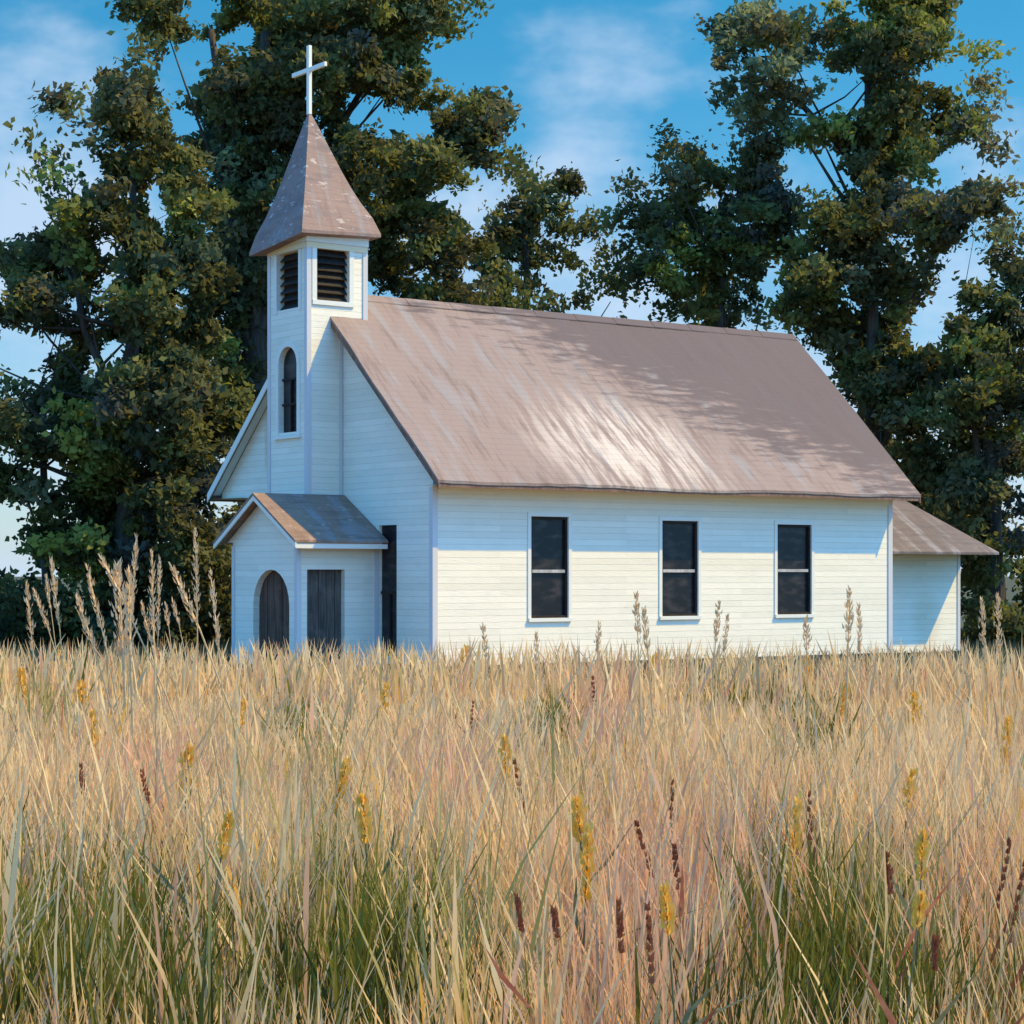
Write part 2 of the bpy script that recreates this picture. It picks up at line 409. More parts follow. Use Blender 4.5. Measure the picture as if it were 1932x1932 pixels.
# tower
TX0, TX1, TY0, TY1, TZ = -0.76, 0.52, 3.00, 4.42, 8.10
tw = MB()
b0, b1 = 6.72, 7.78
arch_w = (3.36, 4.03, 4.42, 6.02, True)
wall_holes(tw, 'x', TX0, TY0, TY1, 0.2, TZ, [(3.30, 4.10, b0, b1, False), arch_w], 1, 0.16)
wall_holes(tw, 'y', TY0, TX0, TX1, 0.2, TZ, [(-0.56, 0.14, b0 + .12, b1 + .02, False)], 1, 0.16)
wall_holes(tw, 'y', TY1, TX0, TX1, 0.2, TZ, [(-0.47, 0.23, b0, b1, False)], -1, 0.16)
wall_holes(tw, 'x', TX1, TY0, TY1, 4.0, TZ, [(3.30, 4.10, b0, b1, False)], -1, 0.16)
tower = tw.build('tower', M_white, church)
lv = MB()
def louver(axis, pos, a0, a1, z0, z1, inw):
    n = 7
    p, q = pos + inw * .155, pos + inw * .175
    p, q = min(p, q), max(p, q)
    m = MB()
    if axis == 'x': m.box(p, q, a0 - .05, a1 + .05, z0 - .03, z1 + .03)
    else: m.box(a0 - .05, a1 + .05, p, q, z0 - .03, z1 + .03)
    for k in range(n):
        z = z0 + (z1 - z0) * (k + .5) / n
        i0, i1 = pos + inw * .06, pos + inw * .15
        if axis == 'x': m.slab([(i0, a0 + .003, z - .05), (i0, a1 - .003, z - .05), (i1, a1 - .003, z + .05), (i1, a0 + .003, z + .05)], .015)
        else: m.slab([(a0 + .003, i0, z - .05), (a1 - .003, i0, z - .05), (a1 - .003, i1, z + .05), (a0 + .003, i1, z + .05)], .015)
    return m.build('belfry_louver', M_louver, tower)
louver('x', TX0, 3.30, 4.10, b0, b1, 1); louver('y', TY0, -.56, .14, b0 + .12, b1 + .02, 1)
louver('y', TY1, -.47, .23, b0, b1, -1); louver('x', TX1, 3.30, 4.10, b0, b1, -1)
aw = MB().box(TX0 + .10, TX0 + .13, 3.32, 4.07, 4.40, 6.03).build('arched_window', M_glass, tower)
am = MB()
for z in (4.95, 5.42): am.box(TX0 + .06, TX0 + .10, 3.362, 4.028, z - .02, z + .02)
am.box(TX0 + .05, TX0 + .10, 3.68, 3.71, 4.43, 5.40)
am.build('sash_rail', M_louver, aw)
tt = MB()
# casing round the arch, corner boards, frieze
for (y0_, y1_) in ((3.25, 3.355), (4.035, 4.14)): tt.box(TX0 - .02, TX0 - .001, y0_, y1_, 4.36, 5.68)
arcn = 12; r0, r1 = .335, .44; cyc, czc = 3.695, 5.685
for k in range(arcn):
    t0, t1 = math.pi * k / arcn, math.pi * (k + 1) / arcn
    P4 = [(TX0 - .02, cyc + rr * math.cos(t), czc + rr * math.sin(t)) for rr, t in ((r0, t0), (r1, t0), (r1, t1), (r0, t1))]
    tt.slab(P4, .018, (1, 0, 0))
tt.box(TX0 - .05, TX0 - .001, 3.22, 4.17, 4.30, 4.358)
tt.build('window_casing', M_trim, tower); tt = MB()
for (axis, a0, a1, zz0, zz1) in (('x', 3.30, 4.10, b0, b1),):
    tt.box(TX0 - .018, TX0 - .001, 3.21, 3.30, b0 - .06, b1)
    tt.build('opening_casing', M_trim, tower); tt = MB().box(TX0 - .018, TX0 - .001, 4.10, 4.19, b0 - .06, b1)
tt.build('opening_casing', M_trim, tower); tt = MB()
tt.box(-.66, -.562, TY0 - .018, TY0 - .001, b0 + .05, b1 + .02).box(.142, .24, TY0 - .018, TY0 - .001, b0 + .05, b1 + .02)
tt.box(-.66, .24, TY0 - .03, TY0 - .002, b0 + .03, b0 + .115)
tt.build('opening_casing', M_trim, tower)
tc = MB()
e = .02
tc.box(TX0 - e, TX0 + .075, TY0 - e, TY0 - .001, 2.4, TZ - .25).box(TX0 - e, TX0 - .001, TY0, TY0 + .075, 2.4, TZ - .25)
tc.build('corner_board', M_lilac, tower); tc = MB()
tc.box(TX0 - e, TX0 - .001, TY1 - .08, TY1 + e, 2.4, TZ - .25)
tc.build('corner_board', M_lilac, tower); tc = MB().box(TX1 - .08, TX1 + e, TY0 - e, TY0 - .001, 6.2, TZ - .25)
tc.build('corner_board', M_lilac, tower); tc = MB()
tc.box(-.07, -.012, TY0 - .026, TY0 - .001, 2.4, 6.35)
tc.build('corner_board', M_lilac, tower)
fz = MB().box(TX0 - .035, TX1 + .035, TY0 - .035, TY0 - .002, TZ - .20, TZ).box(TX0 - .035, TX0 - .002, TY0, TY1 + .035, TZ - .20, TZ)
fz.build('frieze_board', M_trim, tower)
oz = MB().box(TX0 - .022, TX1 + .02, TY0 - .024, TY0 - .003, TZ - .31, TZ - .205).box(TX0 - .024, TX0 - .003, TY0, TY1 + .022, TZ - .31, TZ - .205)
oz.build('yellowed_trim', M_ochre, tower)
# spire: flared pyramid, leaning a little
ap = np.array((-0.22, 3.84, 10.52)); ov = .27
crn = [np.array(p) for p in ((TX0 - ov, TY0 - ov, 8.06), (TX1 + .2, TY0 - .2, 8.14), (TX1 + ov, TY1 + ov, 8.06), (TX0 - ov, TY1 + ov, 7.86))]
sp = MB(); ns = 8
rings = []
for k in range(ns + 1):
    t = k / ns
    s_ = (1 - t); fl = s_ + .10 * (math.exp(-t * 7) - math.exp(-7)) - .085 * math.sin(math.pi * t) * (1 - t)
    zt_ = [c[2] + (ap[2] - c[2]) * t for c in crn]
    rings.append([(ap[0] + (c[0] - ap[0]) * fl * (1 if k else 1 / 1.1 * 1.0), ap[1] + (c[1] - ap[1]) * fl * (1 if k else 1 / 1.1 * 1.0), z_) for c, z_ in zip(crn, zt_)])
for k in range(ns):
    for j in range(4):
        sp.face(rings[k][j], rings[k][(j + 1) % 4], rings[k + 1][(j + 1) % 4], rings[k + 1][j])
lo = [(x, y, z - .06) for x, y, z in rings[0]]
for j in range(4): sp.face(rings[0][j], lo[j], lo[(j + 1) % 4], rings[0][(j + 1) % 4])
sp.face(*lo[::-1])
spire = sp.build('spire', M_spire, tower)
# cross
cz = 10.44
cr = MB().box(ap[0] - .035, ap[0] + .035, ap[1] - .045, ap[1] + .045, cz, cz + 1.30)
cr.box(ap[0] - .03, ap[0] + .03, ap[1] - .60, ap[1] - .047, cz + .80, cz + .885).box(ap[0] - .03, ap[0] + .03, ap[1] + .047, ap[1] + .60, cz + .80, cz + .885)
cr.build('cross', M_cross, tower, bevel=.008)

# porch
PX, PY0, PY1, PZ = -1.70, 1.76, 4.10, 2.36
pr, przz = 2.92, 3.20
pw = MB()
wall_holes(pw, 'x', PX, PY0, PY1, 0.12, PZ, [(2.04, 3.34, 0.12, 1.86, True)], 1, 0.14)
wall_holes(pw, 'y', PY0, PX, -0.003, 0.12, PZ, [(-1.50, -0.72, 0.12, 1.86, False)], 1, 0.14)
pw.face((0, PY1, .12), (PX, PY1, .12), (PX, PY1, PZ), (0, PY1, PZ))
psl = (przz - 2.33) / 1.5
pw.face((PX, PY0, PZ), (PX, PY1, PZ), (PX, PY1 + .22, przz - psl * (PY1 + .22 - pr) - .03), (PX, pr, przz - .03), (PX, 1.5, przz - psl * (pr - 1.5) - .03))
porch = pw.build('porch', M_white, church)
pro = MB()
for ye in (1.42, 4.42):
    ze = przz - psl * abs(ye - pr)
    pro.slab([(PX - .25, ye, ze), (-.012, ye, ze), (-.012, pr, przz), (PX - .25, pr, przz)], -.045)
pro.build('porch_roof', M_proof, porch)
ptr = MB()
for ye in (1.42, 4.42):
    ze = przz - psl * abs(ye - pr)
    ptr.slab([(PX - .24, ye, ze - .004), (PX - .215, ye, ze - .004), (PX - .215, pr, przz - .004), (PX - .24, pr, przz - .004)], .085)
ptr.box(PX - .21, -.015, 1.435, 1.46, 2.23, 2.315)
ptr.build('porch_trim', M_trim, porch)
dr = MB()
for k in range(8):
    a = 1.99 + k * 1.40 / 8; dr.box(PX + .12 + .006 * (k % 3), PX + .16, a + .004, a + 1.40 / 8 - .004, .1, 1.90)
dro = dr.build('arch_dark_panel', M_arch_dark, porch)  # boards added in the open arch to stand for its dark interior
MB().tube([(PX + .115, 2.20, .92), (PX + .07, 2.20, .93), (PX + .07, 2.20, 1.07), (PX + .115, 2.20, 1.08)], [.012] * 4, 6).build('handle', M_stone, dro)
dg = MB()
for k in range(5):
    a = -1.53 + k * .84 / 5; dg.box(a + .004, a + .84 / 5 - .004, PY0 + .12 + .005 * (k % 2), PY0 + .16, .1, 1.90)
dg.build('side_dark_panel', M_side_dark, porch)  # boards added in the side opening, standing for the dark inside
pc = MB().box(PX - .02, PX + .07, PY0 - .02, PY0 - .001, .12, 2.30).box(PX - .02, PX - .001, PY0, PY0 + .07, .12, 2.30)
pc.build('corner_board', M_lilac, porch); pc = MB().box(PX - .02, PX - .001, PY1 - .08, PY1 + .02, .12, 2.30)
pc.build('corner_board', M_lilac, porch); pc = MB()
pc.box(-.10, -.004, PY0 - .018, PY0 - .001, .12, 2.30)
pc.build('corner_board', M_lilac, porch)
MB().box(PX - .35, -.1, PY0 + .1, PY1 - .1, -.2, .11).build('porch_step', M_stone, porch)

# rear lean-to
AX, AY0, AY1, AZ = 14.55, 0.98, 3.0, 2.24
an = MB()
an.face((L, AY0, .1), (AX, AY0, .1), (AX, AY0, AZ), (L, AY0, AZ))
an.face((AX, AY0, .1), (AX, AY1, .1), (AX, AY1, AZ), (AX, AY0, AZ))
an.face((AX, AY1, .1), (L, AY1, .1), (L, AY1, AZ), (AX, AY1, AZ))
annex = an.build('lean_to', M_white, church)
T = .05; tipx = 14.74; py = 1.9; px_ = 13.65; pz = 3.42; ez = 2.20; y1_ = 3.8; y0_ = .02
ar = MB()
ar.slab([(L + .03, y0_, ez), (tipx, y0_, ez), (px_, py, pz), (L + .03, py, pz)], -T)
ar.slab([(tipx, y0_, ez), (tipx, y1_, ez), (px_, py, pz)], -T)
ar.slab([(tipx, y1_, ez), (L + .03, y1_, ez), (L + .03, py, pz), (px_, py, pz)], -T)
ar.build('lean_to_roof', M_aroof, annex)
MB().box(AX - .07, AX + .018, AY0 - .018, AY0 - .001, .1, AZ - .02).build('corner_board', M_lilac, annex)

# ------------------------------------------------------------------ trees
LC = {'k': (0.125, 0.106, 0.042), 'd': (0.180, 0.156, 0.050), 'o': (0.225, 0.200, 0.056), 'y': (0.34, 0.30, 0.07),
      'g': (0.215, 0.200, 0.100), 's': (0.270, 0.270, 0.150), 'p': (0.150, 0.130, 0.105), 'b': (0.155, 0.120, 0.060), 't': (0.100, 0.120, 0.072)}
LC = {k: np.array(v) * (.86, 1.03, .95) for k, v in LC.items()}
GAPS = [(440, 45, 40), (408, 42, 26), (345, 142, 38), (690, 222, 46), (790, 248, 32), (850, 128, 46), (890, 112, 40), (892, 405, 30), (338, 222, 32),
        (890, 522, 24), (200, 470, 32), (200, 530, 30), (288, 372, 36), (302, 402, 26), (42, 672, 38), (180, 672, 30), (155, 692, 26), (205, 650, 26),
        (100, 885, 24), (12, 980, 42), (18, 1060, 36), (72, 1085, 22), (165, 312, 26), (1345, 368, 22), (1592, 192, 46), (1560, 300, 26), (1530, 340, 26), (1505, 330, 26),
        (1700, 445, 22), (1800, 505, 42), (1842, 520, 30), (1740, 640, 22), (1772, 580, 30), (1905, 1085, 28), (1912, 1140, 24), (1890, 1110, 22), (1800, 318, 44), (1760, 325, 30),
        (25, 400, 40), (1450, 540, 22), (345, 545, 16), (20, 860, 20), (1105, 470, 24), (1070, 525, 26), (1140, 585, 30), (1095, 590, 24)]
GAPA = np.array(GAPS, float)

def tree(label, D, blobs, trunks, base_px, thick=1.6, seed=1, name='broadleaf_tree', group=None):
    """blobs: (px, py, radius, colour keys, density) measured at distance D; every clump gets its own depth"""
    r = np.random.default_rng(seed); m_ = D / F
    bx = (base_px - CX) * m_
    root = empty(name, (bx, D, 0.0), 0, label, 'tree', group)
    Cc, Sz, Cl, Nr = [], [], [], []
    limb_targets = []
    for (px, py, rad, keys, dens) in blobs:
        R_ = rad * m_
        cxm, czm = (px - CX) * m_, EYE + (HZ - py) * m_
        cy = r.uniform(-thick, thick)
        limb_targets.append((cxm - bx, cy, czm, R_))
        nd = max(3, int(13 * dens * (rad / 55) ** 2 + .5))
        for _ in range(nd):
            q = r.normal(0, .46, 3) * R_; q[1] *= 1.5
            key = keys[r.integers(len(keys))]
            col = LC[key] * r.uniform(.75, 1.3)
            nrm = r.normal(0, 1, 3); nrm /= np.linalg.norm(nrm)
            nl = int(r.integers(80, 125) * (0.55 if dens < .7 else 1))
            dr_ = r.uniform(.24, .40) * (1.0 if dens >= .7 else 1.35)
            off = r.normal(0, .5, (nl, 3)) * dr_ * np.array((1.15, 1.0, .8))
            c = np.array((cxm, D + cy, czm)) + q + off
            Cc.append(c); Sz.append(r.uniform(.55, 1.25, nl)); Nr.append(nrm + r.normal(0, .55, (nl, 3)))
            Cl.append(col * r.uniform(.82, 1.2, (nl, 1)))
    c = np.concatenate(Cc); s_ = np.concatenate(Sz) ** 1.5 * 1.12; nr = np.concatenate(Nr); cl = np.concatenate(Cl)
    px = CX + F * c[:, 0] / D; py = HZ - F * (c[:, 2] - EYE) / D
    keep = c[:, 2] > .05
    wob = r.uniform(.72, 1.18, len(c))
    for gx, gy, gr in GAPA: keep &= ((px - gx) ** 2 + (py - gy) ** 2) > (gr * 1.02 * wob) ** 2
    c, s_, nr, cl = c[keep], s_[keep], nr[keep], cl[keep]
    nr /= np.linalg.norm(nr, axis=1)[:, None] + 1e-9
    t = r.normal(0, 1, c.shape); t -= nr * (t * nr).sum(1)[:, None]; t /= np.linalg.norm(t, axis=1)[:, None] + 1e-9
    b = np.cross(nr, t)
    la = (.092 * s_)[:, None]; lb = (.056 * s_)[:, None]
    curl = nr * la * .25
    V = np.stack([c - t * la - curl, c + b * lb, c + t * la - curl, c - b * lb], 1).reshape(-1, 3)
    V -= np.array((bx, D, 0))
    quads('crown', V, None, np.repeat(cl, 4, 0), M_leaf, root)
    tb = MB()
    for (p0, p1, ra, rb_) in trunks:       # (px,py) ends with radii in pixels
        a = np.array(((p0[0] - CX) * m_ - bx, 0, max(-.1, EYE + (HZ - p0[1]) * m_))); e_ = np.array(((p1[0] - CX) * m_ - bx, r.uniform(-.3, .3), EYE + (HZ - p1[1]) * m_))
        pts = [a + (e_ - a) * k / 6 + np.array((r.normal(0, .08), r.normal(0, .1), 0)) * (0 < k < 6) for k in range(7)]
        tb.tube(pts, [(ra + (rb_ - ra) * k / 6) * m_ for k in range(7)], 9)
        for (x, y, z, R_) in limb_targets:   # limbs to the clumps
            k = r.integers(2, 7); st = pts[k]
            if .1 < z - st[2] < 4.0 and abs(x - st[0]) < 3.2 and r.random() < .55:
                e2 = np.array((x, y, z)); md = (st + e2) / 2 + np.array((0, 0, -.15))
                rr_ = (ra + (rb_ - ra) * k / 6) * m_ * .42
                tb.tube([st, md, e2], [rr_, rr_ * .6, rr_ * .2], 6)
    tb.build('trunk', M_bark, root, smooth=True)
    return root

B = lambda s: [(int(a), int(b), int(c), k, float(d)) for a, b, c, k, d in (t.split(',') for t in s.split())]
tree('tall dark tree rising behind the steeple past the top of the picture', 55, B('''
300,30,52,kdd,1 335,90,52,kdd,1 275,55,36,kd,.5 400,5,50,do,1 445,-25,70,do,1 520,20,66,ood,1 600,-5,85,oody,1 680,-10,85,odkd,1 760,10,72,odkg,1 815,-15,55,oo,1
690,75,70,kodk,1 600,80,75,dodb,1 520,100,64,dkd,1 760,70,60,ookd,1 825,55,38,od,.6 880,20,35,o,.35 455,112,50,dok,1 390,165,55,kkd,1 398,235,50,kkt,1 460,185,62,dkb,1 525,180,66,kdb,1 600,165,75,kdb,1 680,140,66,bkpd,1
740,165,52,okd,1 800,175,44,od,1 640,225,42,kd,1 870,185,52,dob,1 905,240,62,dbkp,1 860,262,60,bkd,1 935,180,40,bd,.5 960,260,40,bd,.4 955,330,34,d,.3 700,305,55,okd,1 752,295,56,kpd,1 640,310,42,kd,1 680,375,62,dkb,1
760,355,66,okod,1 820,325,56,dod,1 740,420,62,yokd,1 800,415,58,dbk,1 712,490,58,kkd,1 760,535,50,kkd,1 832,470,58,bbd,1 885,450,50,bd,1 850,540,52,dkb,1 930,555,44,dk,.8 900,570,40,dk,.8 810,570,40,kd,1 960,575,36,d,.5
460,255,64,kkt,1 505,240,56,bkd,1 480,330,64,gdb,1 430,320,56,dkg,1 412,390,62,dgo,1 485,400,55,gbd,1 440,470,66,kkb,1 480,520,56,kbk,1 450,560,64,kbk,1 490,600,56,kk,1 430,640,64,dkp,1 470,690,56,kyod,1 400,540,62,kd,1 385,610,62,dkg,1 425,720,62,yodk,1 465,775,46,kd,1 560,300,50,kb,1 610,270,50,kd,1'''),
     [((470, 1200), (500, 60), 30, 10), ((480, 700), (400, 60), 16, 6), ((490, 620), (690, 150), 14, 5)], 470, 2.0, 11)
tree('wide bushy olive-leaved tree at the left edge, reaching down to the tall grass', 50, B('''
120,215,30,bd,.8 198,140,45,kdb,.8 235,180,55,kdd,.8 275,130,38,kd,.5 245,240,56,dbk,1 292,205,46,dk,.8 165,275,46,bd,.35 130,315,46,db,.35 105,365,40,dk,.3 125,350,34,y,.5 138,425,42,yo,1 200,330,56,bdg,.9 262,310,56,bdk,1 205,400,58,bdk,1
150,470,36,yo,.9 300,270,50,yod,1 335,330,56,kd,1 365,395,56,ydo,1 250,400,44,dk,.9 355,450,56,kdt,1 62,480,62,bdk,1 115,505,60,dbk,1 28,470,46,db,.5 28,545,54,db,.7 100,572,56,bd,.8 268,465,44,dk,.9 252,545,56,dk,.9 312,510,64,dkt,1
372,520,56,dkk,1 205,595,62,bdk,.9 150,625,46,bd,.7 62,600,40,db,.7 292,600,64,dkd,1 345,600,56,dgk,1 100,690,56,dkg,1 240,600,30,y,.5 262,580,20,y,.8 270,690,62,yod,1 225,730,50,yod,1 342,690,64,dtk,1 165,745,62,dgt,1 90,765,62,dkb,.9 28,745,46,dk,.6 38,805,56,dkb,.7
112,845,62,dkb,.9 190,810,70,oydg,1 255,800,60,yod,1 275,780,62,gdp,1 340,770,64,kpk,1 392,795,56,kkb,1 430,765,52,dok,1 60,905,46,db,.7 140,925,62,dk,1 200,890,62,oyd,1 272,870,70,dkg,1 340,860,62,gdk,1 390,865,56,kdg,1 182,970,56,yok,1 120,1000,52,dk,.9 240,960,62,dkp,1
312,950,70,pkd,1 382,940,56,pkd,1 425,905,40,kd,1 92,1040,46,dk,.9 160,1050,62,oyk,1 232,1050,62,kkd,1 302,1050,64,pkd,1 372,1040,64,kkd,1 422,1060,48,kg,1 60,1140,50,dk,.9 130,1140,64,kkd,1 200,1140,64,kkt,1 280,1140,64,kkd,1 352,1140,64,kkd,1 412,1150,48,kkd,1 432,1000,46,kdg,1
90,1190,46,kkt,1 160,1195,50,kkt,1 240,1195,50,kkt,1 320,1195,50,kkt,1 395,1195,46,kkt,1 -15,600,50,dkb,.7 -10,690,44,bd,.6 -20,780,56,dkb,.9 10,850,46,dkb,.7 -15,910,52,dk,.8 30,930,34,d,.5 -20,1090,50,dkt,.8 25,1130,44,dkt,.9 -5,1180,50,kkt,1 45,1190,46,kkt,1 30,1020,26,d,.4 -15,500,46,bd,.6'''),
     [((230, 1210), (250, 330), 26, 6), ((240, 900), (110, 480), 13, 4), ((90, 1210), (75, 720), 12, 4)], 235, 1.8, 12)
tree('low thin-crowned tree just behind the left half of the roof ridge', 60, B('''
1000,400,54,bkd,1 950,425,46,bdk,1 1040,372,46,dbg,.9 1070,350,26,bd,.7 982,470,54,bdg,1 925,490,40,bd,.8 1010,335,34,bd,.3 1112,410,34,dk,.35 1040,445,36,dg,.7 1000,520,40,dk,.6 945,520,36,d,.7 1065,560,36,dk,.25 1020,580,34,d,.35 1130,480,36,d,.3 1080,470,30,d,.3 1085,430,34,dk,.4 1150,520,40,dk,.4 1095,575,36,dk,.4 1150,575,36,d,.35 1060,500,30,d,.4'''),
     [((985, 1200), (990, 420), 14, 5)], 985, 1.3, 13)
tree('round mid-sized tree with purplish leaf clumps behind the middle of the church roof', 58, B('''
1330,305,50,odk,1 1295,325,40,bk,.5 1420,310,52,kbd,1 1385,335,52,dob,.9 1262,370,46,bk,.5 1330,395,56,pod,1 1435,380,60,opb,1 1232,420,50,kd,.7 1290,430,58,yodp,1 1370,450,62,pdo,1 1450,440,56,opb,1 1190,455,40,kd,.4 1172,505,44,kd,.6 1235,500,52,ykd,1 1320,510,62,odd,1 1390,510,58,kdo,1
1345,560,46,kd,1 1372,588,28,k,.8 1290,560,36,kd,.5 1225,535,44,dk,.6 1480,425,46,ok,1 1252,300,34,bk,.3 1200,350,34,bk,.3 1150,425,34,kd,.3 1400,550,36,kg,.8 1440,590,30,gd,.6 1300,270,30,bk,.3 1470,330,34,bk,.5 1260,560,34,d,.25'''),
     [((1365, 1200), (1360, 380), 16, 5)], 1365, 1.5, 14)
tree('tall narrow tree on the right with a bare dark stem, cut by the top edge', 57, B('''
1400,15,46,gs,1 1365,62,42,gsb,.8 1425,85,46,bgd,1 1462,45,42,gs,.9 1480,95,44,yog,1 1440,160,54,gsb,1 1402,190,46,sg,.8 1482,195,46,gs,.8 1425,235,30,sg,.6 1540,85,40,sg,.4 1555,150,36,sg,.35 1500,260,30,s,.35
1660,5,82,oyo,1 1600,50,52,dbo,1 1722,30,56,yod,1 1765,8,40,od,1 1645,92,62,yod,1 1720,100,56,yoy,1 1640,150,62,kkb,1 1702,170,54,dko,1 1655,215,62,kdd,1 1722,220,62,dko,1 1596,240,36,kd,.8 1625,270,56,kdk,1 1692,272,56,odk,1 1752,240,46,dgk,1 1800,205,44,dgb,.9
1845,150,40,ys,.5 1830,120,34,y,.35 1802,255,46,opk,.9 1545,262,38,yo,.9 1622,330,46,kk,1 1652,385,40,kb,1 1585,395,34,oy,.8 1700,310,46,od,.9 1880,205,34,pb,.35 1870,170,30,b,.3 1760,290,36,od,.7 1610,400,34,kb,.9 1560,240,28,s,.5'''),
     [((1635, 1220), (1640, 60), 26, 8), ((1640, 330), (1430, 110), 9, 3)], 1637, 1.5, 15, 'tall_tree')
tree('dark broad tree overhanging the right end of the nave roof', 55, B('''
1600,425,54,kbd,1 1560,445,46,kod,1 1682,372,56,bbg,1 1722,365,54,bgd,1 1652,462,62,bbk,1 1720,430,54,bpd,1 1545,395,30,od,.6 1580,520,62,odk,1 1642,540,62,kbd,1 1540,575,46,odk,1 1602,600,56,kbd,1 1702,520,54,dbk,1 1760,490,40,bd,.6 1530,490,46,yod,1
1682,600,56,kdb,1 1622,680,54,kbd,1 1565,630,46,dkg,1 1690,680,50,dkt,.9 1640,740,50,kbd,1 1690,760,54,kdt,1 1510,540,40,dk,.9 1500,600,36,kd,.9 1740,560,40,kb,.5 1735,700,46,kdb,.9 1680,830,50,kdb,1 1710,880,50,kkb,1 1740,950,46,kb,1'''),
     [((1655, 1210), (1640, 440), 22, 8)], 1655, 1.6, 16)
tree('dense shadowy tree at the right edge beside the lean-to', 53, B('''
1800,372,60,kpb,1 1835,400,54,kpb,1 1782,430,54,bkd,1 1870,382,36,yo,.5 1895,350,30,yo,.6 1860,300,34,b,.25 1900,410,36,bg,.4 1862,465,46,bgk,.5 1910,520,54,gbk,.8 1850,610,62,kod,1 1905,600,54,bkd,1 1800,645,50,kd,.9 1782,700,62,kbd,1 1850,700,62,kdy,1 1912,690,54,kbd,1
1722,790,54,kdb,1 1800,780,62,kbd,1 1880,780,62,kpy,1 1770,860,62,kdk,1 1850,860,64,kgd,1 1922,850,54,kpb,1 1815,935,62,kkb,1 1885,940,54,kpb,1 1922,975,42,kp,.9 1795,1000,54,kkb,1 1850,1030,54,kkb,1 1858,1100,44,kok,1 1852,1170,46,kkd,1 1872,1225,50,kkd,1 1915,1225,46,kkg,1 1830,1060,40,kd,1 1920,760,46,dkb,1 1940,1020,40,kd,.8 1945,1180,40,kd,.8
1935,1165,44,kdt,1 1965,1200,46,kdt,1 1950,1110,40,kd,.9 1960,560,50,kd,.9 1980,700,60,kd,.9 1970,880,60,kd,.9 2000,450,50,kd,.8 1830,560,36,kd,.6'''),
     [((1875, 1220), (1862, 600), 24, 4), ((1868, 900), (1800, 650), 9, 3)], 1873, 1.5, 17)

# low hedge across the back of the field
def hedge(label, x0, x1, y, h, seed, keys):
    r = np.random.default_rng(seed); n = int((x1 - x0) * 520)
    root = empty('hedge', ((x0 + x1) / 2, y, 0), 0, label, 'hedge')
    c = np.stack([r.uniform(x0, x1, n), y + r.normal(0, .35, n), np.abs(r.beta(1.4, 1.2, n)) * h * (1 + .22 * np.sin(r.uniform(0, 6, n)))], 1)
    cl = np.array([LC[keys[k]] for k in r.integers(0, len(keys), n)]) * r.uniform(.7, 1.3, (n, 1))
    nr = r.normal(0, 1, (n, 3)); nr /= np.linalg.norm(nr, axis=1)[:, None]
    t = np.cross(nr, r.normal(0, 1, (n, 3))); t /= np.linalg.norm(t, axis=1)[:, None]; b = np.cross(nr, t)
    la = r.uniform(.06, .12, (n, 1)); V = np.stack([c - t * la, c + b * la * .6, c + t * la, c - b * la * .6], 1).reshape(-1, 3)
    quads('foliage', V - np.array(((x0 + x1) / 2, y, 0)), None, np.repeat(cl, 4, 0), M_leaf, root)
    for k in range(int((x1 - x0) / .8)):
        x = x0 + .4 + k * .8 - (x0 + x1) / 2
        MB().tube([(x, 0, -.05), (x + r.normal(0, .1), r.normal(0, .1), h * .75)], [.03, .015], 5).build('stem', M_bark, root)
hedge('low blue-green hedge behind the tall straw grass at the left edge', -24, -7.8, 57, .80, 21, 'ttk')
hedge('low dark hedge beside the lean-to at the right edge', 12.2, 24, 57, .95, 22, 'tkd')

# ------------------------------------------------------------------ meadow grass (uncountable)
PAL = {'straw': (0.77, 0.515, 0.235), 'pale': (0.84, 0.62, 0.325), 'dun': (0.63, 0.43, 0.20), 'pink': (0.72, 0.41, 0.235), 'green': (0.155, 0.150, 0.020),
       'deep': (0.062, 0.068, 0.012), 'sage': (0.37, 0.315, 0.10), 'ochre': (0.82, 0.46, 0.085), 'rust': (0.38, 0.13, 0.06), 'lilac': (0.56, 0.41, 0.26)}
PN = list(PAL); PC = np.array([PAL[k] for k in PN])
